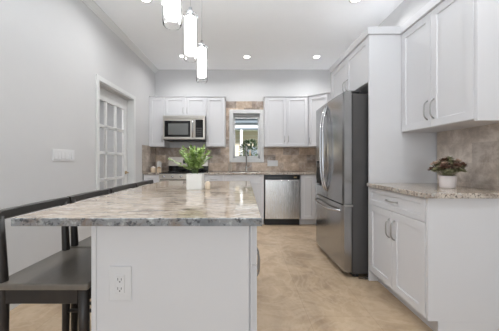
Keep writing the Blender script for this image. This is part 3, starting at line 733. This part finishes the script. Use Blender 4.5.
def fern(bm2, n, hmax, spread, mis, rng):
    for i in range(n):
        az = 2*PI*(i/n)+rng.uniform(-.3, .3); lean = rng.uniform(0.15, 1.0)*(1.0 if math.cos(2*PI*i/n) < 0 else 0.8)
        out = spread*lean; hh = hmax*(1.0-0.35*lean*lean)*rng.uniform(0.75, 1.0)
        p0 = Vector((rng.uniform(-.02, .02), rng.uniform(-.02, .02), 0.10))
        P_ = []
        for k in range(9):
            t_ = k/8; P_.append(p0+Vector((math.cos(az)*out*t_**1.3, math.sin(az)*out*t_**1.3, hh*(t_-0.12*lean*t_*t_*t_))))
        # stem as thin 3-sided tube
        prev = None
        for k, p in enumerate(P_):
            r_ = 0.0016*(1-k/10); cur = [bm2.verts.new(p+Vector((r_*math.cos(q*2.094), r_*math.sin(q*2.094), 0))) for q in range(3)]
            if prev:
                for q in range(3): bm2.faces.new([prev[q], prev[(q+1) % 3], cur[(q+1) % 3], cur[q]]).material_index = 2
            prev = cur
        for k in range(3, 9):
            t_ = (P_[k]-P_[k-1]).normalized(); sd = t_.cross(Vector((0, 0, 1)))
            if sd.length < 0.1: sd = Vector((math.cos(az+1.5), math.sin(az+1.5), 0))
            sd.normalize()
            for s_ in (-1, 1):
                for rep in (0, 0.5):
                    d = sd*s_*1.0+t_*0.7+Vector((rng.uniform(-.35, .35), rng.uniform(-.35, .35), rng.uniform(-.2, .45)))
                    L = rng.uniform(0.034, 0.055)*(1.15-0.35*(k/8))
                    leafquad(bm2, P_[k]*(1-rep)+P_[k-1]*rep, d, L, L*0.26, Vector((0, 0, 1)), rng.choice(mis), 0.2)
        leafquad(bm2, P_[-1], P_[-1]-P_[-2], 0.035, 0.009, Vector((0, 0, 1)), rng.choice(mis))
m = MB(); m.mi(M['leaf']); m.mi(M['leaf2']); m.mi(M['stem']); bm2 = bmesh.new()
fern(bm2, 20, 0.225, 0.19, [0, 1, 1], random.Random(3)); m.merge(bm2, None); m.build('foliage', P, 'bright green feathery leaves')
C_ = thing('candle', (-0.262, 1.845, 0.914), 'small cream cup candle beside the white pot on the island', 'candle')
MB().lathe([(0, 0), (0.016, 0), (0.0185, 0.006), (0.019, 0.045), (0.014, 0.056), (0.006, 0.060), (0, 0.061)], (0, 0, 0), M['candle'], 20).build('wax', C_)
MB().tube([(0, 0, 0.058), (0.001, 0, 0.068)], 0.001, M['rubber'], 6).build('wick', C_)

# plant on right counter
P = thing('potted_succulent', (1.562, 1.955, CT1), 'small white pot of brown and sage rosettes on the right counter', 'potted plant')
MB().lathe([(0, 0), (0.048, 0), (0.050, 0.004), (0.058, 0.090), (0.057, 0.092), (0.053, 0.090), (0.052, 0.08), (0, 0.08)], (0, 0, 0), M['potpink'], 28).build('pot', P)
MB().lathe([(0, 0), (0.050, 0), (0.048, 0.006), (0, 0.010)], (0, 0, 0.081), M['soil'], 20).build('soil', P)
m = MB(); m.mi(M['suc1']); m.mi(M['suc2']); m.mi(M['suc3']); bm2 = bmesh.new(); rng = random.Random(11)
for i in range(46):
    az = i*2.399; rr = 0.088*math.sqrt((i+0.5)/46); c = Vector((rr*math.cos(az)*1.15, rr*math.sin(az), 0.215-0.95*rr+rng.uniform(-.03, .02)))
    if i % 3 == 0: c.z += 0.02
    mi = rng.choice([0, 0, 0, 1, 1, 2]); ax = Vector((c.x*5, c.y*5, 1)).normalized(); u = ax.orthogonal().normalized(); v = ax.cross(u)
    st_ = bm2.verts
    for lay, (cnt, el, L) in enumerate(((6, 0.15, 0.036), (5, 0.8, 0.030), (3, 1.8, 0.020))):
        for k in range(cnt):
            an = 2*PI*k/cnt+lay*0.5; d = (u*math.cos(an)+v*math.sin(an))+ax*el
            leafquad(bm2, c, d, L*rng.uniform(0.9, 1.2), L*0.42, ax, mi, -0.1)
    # stalk
    prev = None
    for t_ in (0, 0.5, 1):
        p = Vector((c.x*0.3, c.y*0.3, 0.085)).lerp(c, t_); cur = [bm2.verts.new(p+Vector((0.002*math.cos(q*2.094), 0.002*math.sin(q*2.094), 0))) for q in range(3)]
        if prev:
            for q in range(3): bm2.faces.new([prev[q], prev[(q+1) % 3], cur[(q+1) % 3], cur[q]]).material_index = 1
        prev = cur
m.merge(bm2, None); m.build('foliage', P, 'dusky brown and sage rosette leaves')

# ------------------------------------------------------------------ pendants
def make_pendant():
    r = thing('pendant_light', (0, 0, 0), '', 'pendant light')
    # origin at bottom of glass
    H = 0.34
    MB().lathe([(0.046, 0.0), (0.050, 0.004), (0.053, 0.03), (0.053, H-0.01), (0.050, H), (0.047, H), (0.0495, H-0.01), (0.0495, 0.03), (0.047, 0.007), (0.046, 0.0)], (0, 0, 0), M['glass'], 36).build('glass_shade', r, 'clear outer glass cylinder')
    MB().lathe([(0, 0.045), (0.036, 0.045), (0.042, 0.05), (0.044, 0.06), (0.044, H-0.03), (0.030, H-0.02), (0, H-0.02)], (0, 0, 0), M['tube'], 28).build('inner_tube', r, 'frosted glowing inner tube')
    m = MB().lathe([(0, H-0.018), (0.03, H-0.018), (0.032, H+0.004), (0.016, H+0.02), (0.012, H+0.05), (0, H+0.05)], (0, 0, 0), M['chrome'], 24)
    for k in range(3):
        a = k*2*PI/3+0.4; m.tube([(0.02*math.cos(a), 0.02*math.sin(a), H+0.004), (0.056*math.cos(a), 0.056*math.sin(a), H+0.004), (0.057*math.cos(a), 0.057*math.sin(a), H-0.02)], 0.0025, M['chrome'], 6)
    m.build('cap', r)
    MB().tube([(0, 0, H+0.05), (0, 0, ZC-PZ-0.02)], 0.0022, M['nickel'], 6).build('suspension_cord', r)
    MB().lathe([(0, ZC-PZ), (0.06, ZC-PZ), (0.06, ZC-PZ-0.012), (0.045, ZC-PZ-0.025), (0, ZC-PZ-0.026)], (0, 0, 0), M['chrome'], 28).build('ceiling_canopy', r)
    return r
PZ = 1.872
pen = make_pendant()
plabs = ['nearest hanging glass cylinder pendant, cut off by the top of the photo', 'middle hanging glass cylinder pendant above the island', 'farthest hanging glass cylinder pendant, lowest in the photo']
for k, y in enumerate((1.42, 1.90, 2.42)):
    o = pen if k == 0 else dup(pen)
    o.location = (-0.40, y, PZ); tag(o, plabs[k], 'pendant light', 'pendants over the island')
    l = bpy.data.lights.new('pendant_bulb', 'POINT'); l.energy = 1.2; l.color = (1, 0.96, 0.92); l.shadow_soft_size = 0.03
    lo = bpy.data.objects.new('pendant_bulb', l); COL.objects.link(lo); lo.location = (-0.40, y, PZ-0.02)

# ------------------------------------------------------------------ recessed ceiling lights
def make_can():
    r = thing('recessed_light', (0, 0, 0), '', 'ceiling light')
    MB().lathe([(0.050, -0.004), (0.070, -0.004), (0.074, 0.0), (0.050, 0.0), (0.050, -0.004)], (0, 0, 0), M['trim'], 32).build('trim_ring', r)
    MB().lathe([(0, -0.0030), (0.049, -0.0030), (0.049, -0.0005), (0, -0.0005)], (0, 0, 0), M['lens'], 32).build('lens', r, 'glowing round lens')
    return r
can = make_can()
spots = [(1.25, 2.85, 'glowing round ceiling light near the top right edge of the photo'), (-1.10, 2.85, 'glowing round ceiling light at the top edge, left of the pendants'),
         (-1.06, 4.40, 'glowing round ceiling light at the back left, beside the lowest pendant'), (0.05, 4.43, 'glowing round ceiling light in front of the kitchen window'),
         (1.26, 4.43, 'glowing round ceiling light at the back right above the corner cabinet'),
         (1.25, 0.9, 'added unseen ceiling light overhead to the right of the camera'), (-1.10, 0.9, 'added unseen ceiling light overhead to the left of the camera'),  # both added outside the view to light the room
         ]
for k, (x, y, lab) in enumerate(spots):
    o = can if k == 0 else dup(can)
    o.location = (x, y, ZC); tag(o, lab, 'ceiling light', 'recessed ceiling lights')
    l = bpy.data.lights.new('downlight', 'AREA'); l.shape = 'DISK'; l.size = 0.10; l.energy = LAMP_W; l.color = (0.97, 0.985, 1.0); l.spread = math.radians(150)
    lo = bpy.data.objects.new('downlight', l); COL.objects.link(lo); lo.location = (x, y, ZC-0.008)

# ------------------------------------------------------------------ outside the window
struct(MB().box((-6, YB+0.2, -0.35), (6, 16, -0.25), M['grass']), 'ground_outside')
H_ = thing('neighbour_house', (0, 9.0, -0.25), 'cream sided house with white porch roof seen through the kitchen window', 'house')
MB().box((-3, 0, 0), (3, 3, 2.45), M['siding']).build('house_wall', H_)
m = MB()
for k in range(16): m.box((-3, -0.02, 0.15+k*0.14), (3, 0, 0.16+k*0.14), M['white_out'])
m.build('siding_boards', H_)
MB().box((-3.2, -0.6, 2.62), (3.2, 3, 2.78), M['roofgrey'], 0.01).build('fascia', H_)
MB().box((-3.2, -0.5, 2.42), (3.2, 0, 2.62), M['white_out'], 0.01).build('soffit', H_)
MB().prism([(-0.7, 2.78), (3.0, 4.4), (3.0, 2.78)], -3.3, 3.3, M['white_out'], 'x').build('roof', H_)
MB().box((-3.2, -0.62, 2.40), (3.2, -0.52, 2.46), M['roofgrey'], 0.01).build('porch_beam', H_)
for x in (-0.09, 0.62): MB().box((x-0.045, -0.62, 0), (x+0.045, -0.52, 2.40), M['white_out'], 0.01).build('porch_post', H_)
f = MB().box((0.0, -0.04, 0.9), (0.5, 0.0, 1.9), M['greyout'], 0.01).build('window', H_); MB().box((0.05, -0.045, 0.95), (0.45, -0.04, 1.85), M['roofgrey']).build('pane', f)
S_ = thing('garden_shrub', (0.18, 7.7, -0.25), 'dark green rounded shrub outside the kitchen window', 'shrub')
bm2 = bmesh.new(); rng = random.Random(5)
for i in range(420):
    z = rng.uniform(-1, 1); a = rng.uniform(0, 2*PI); q = math.sqrt(1-z*z)*0.26*rng.uniform(0.8, 1.05)
    p = Vector((q*math.cos(a), q*math.sin(a), 1.62+z*0.34)); leafquad(bm2, p, Vector((math.cos(a), math.sin(a), z+rng.uniform(-.4, .6))), 0.12, 0.035, Vector((0, 0, 1)), 0)
m = MB(); m.merge(bm2, M['shrub']); m.build('foliage', S_)
MB().tube([(0, 0, 0), (0.01, 0, 0.9), (0, 0, 1.7)], [0.03, 0.025, 0.01], M['wood_l'], 8).build('trunk', S_)
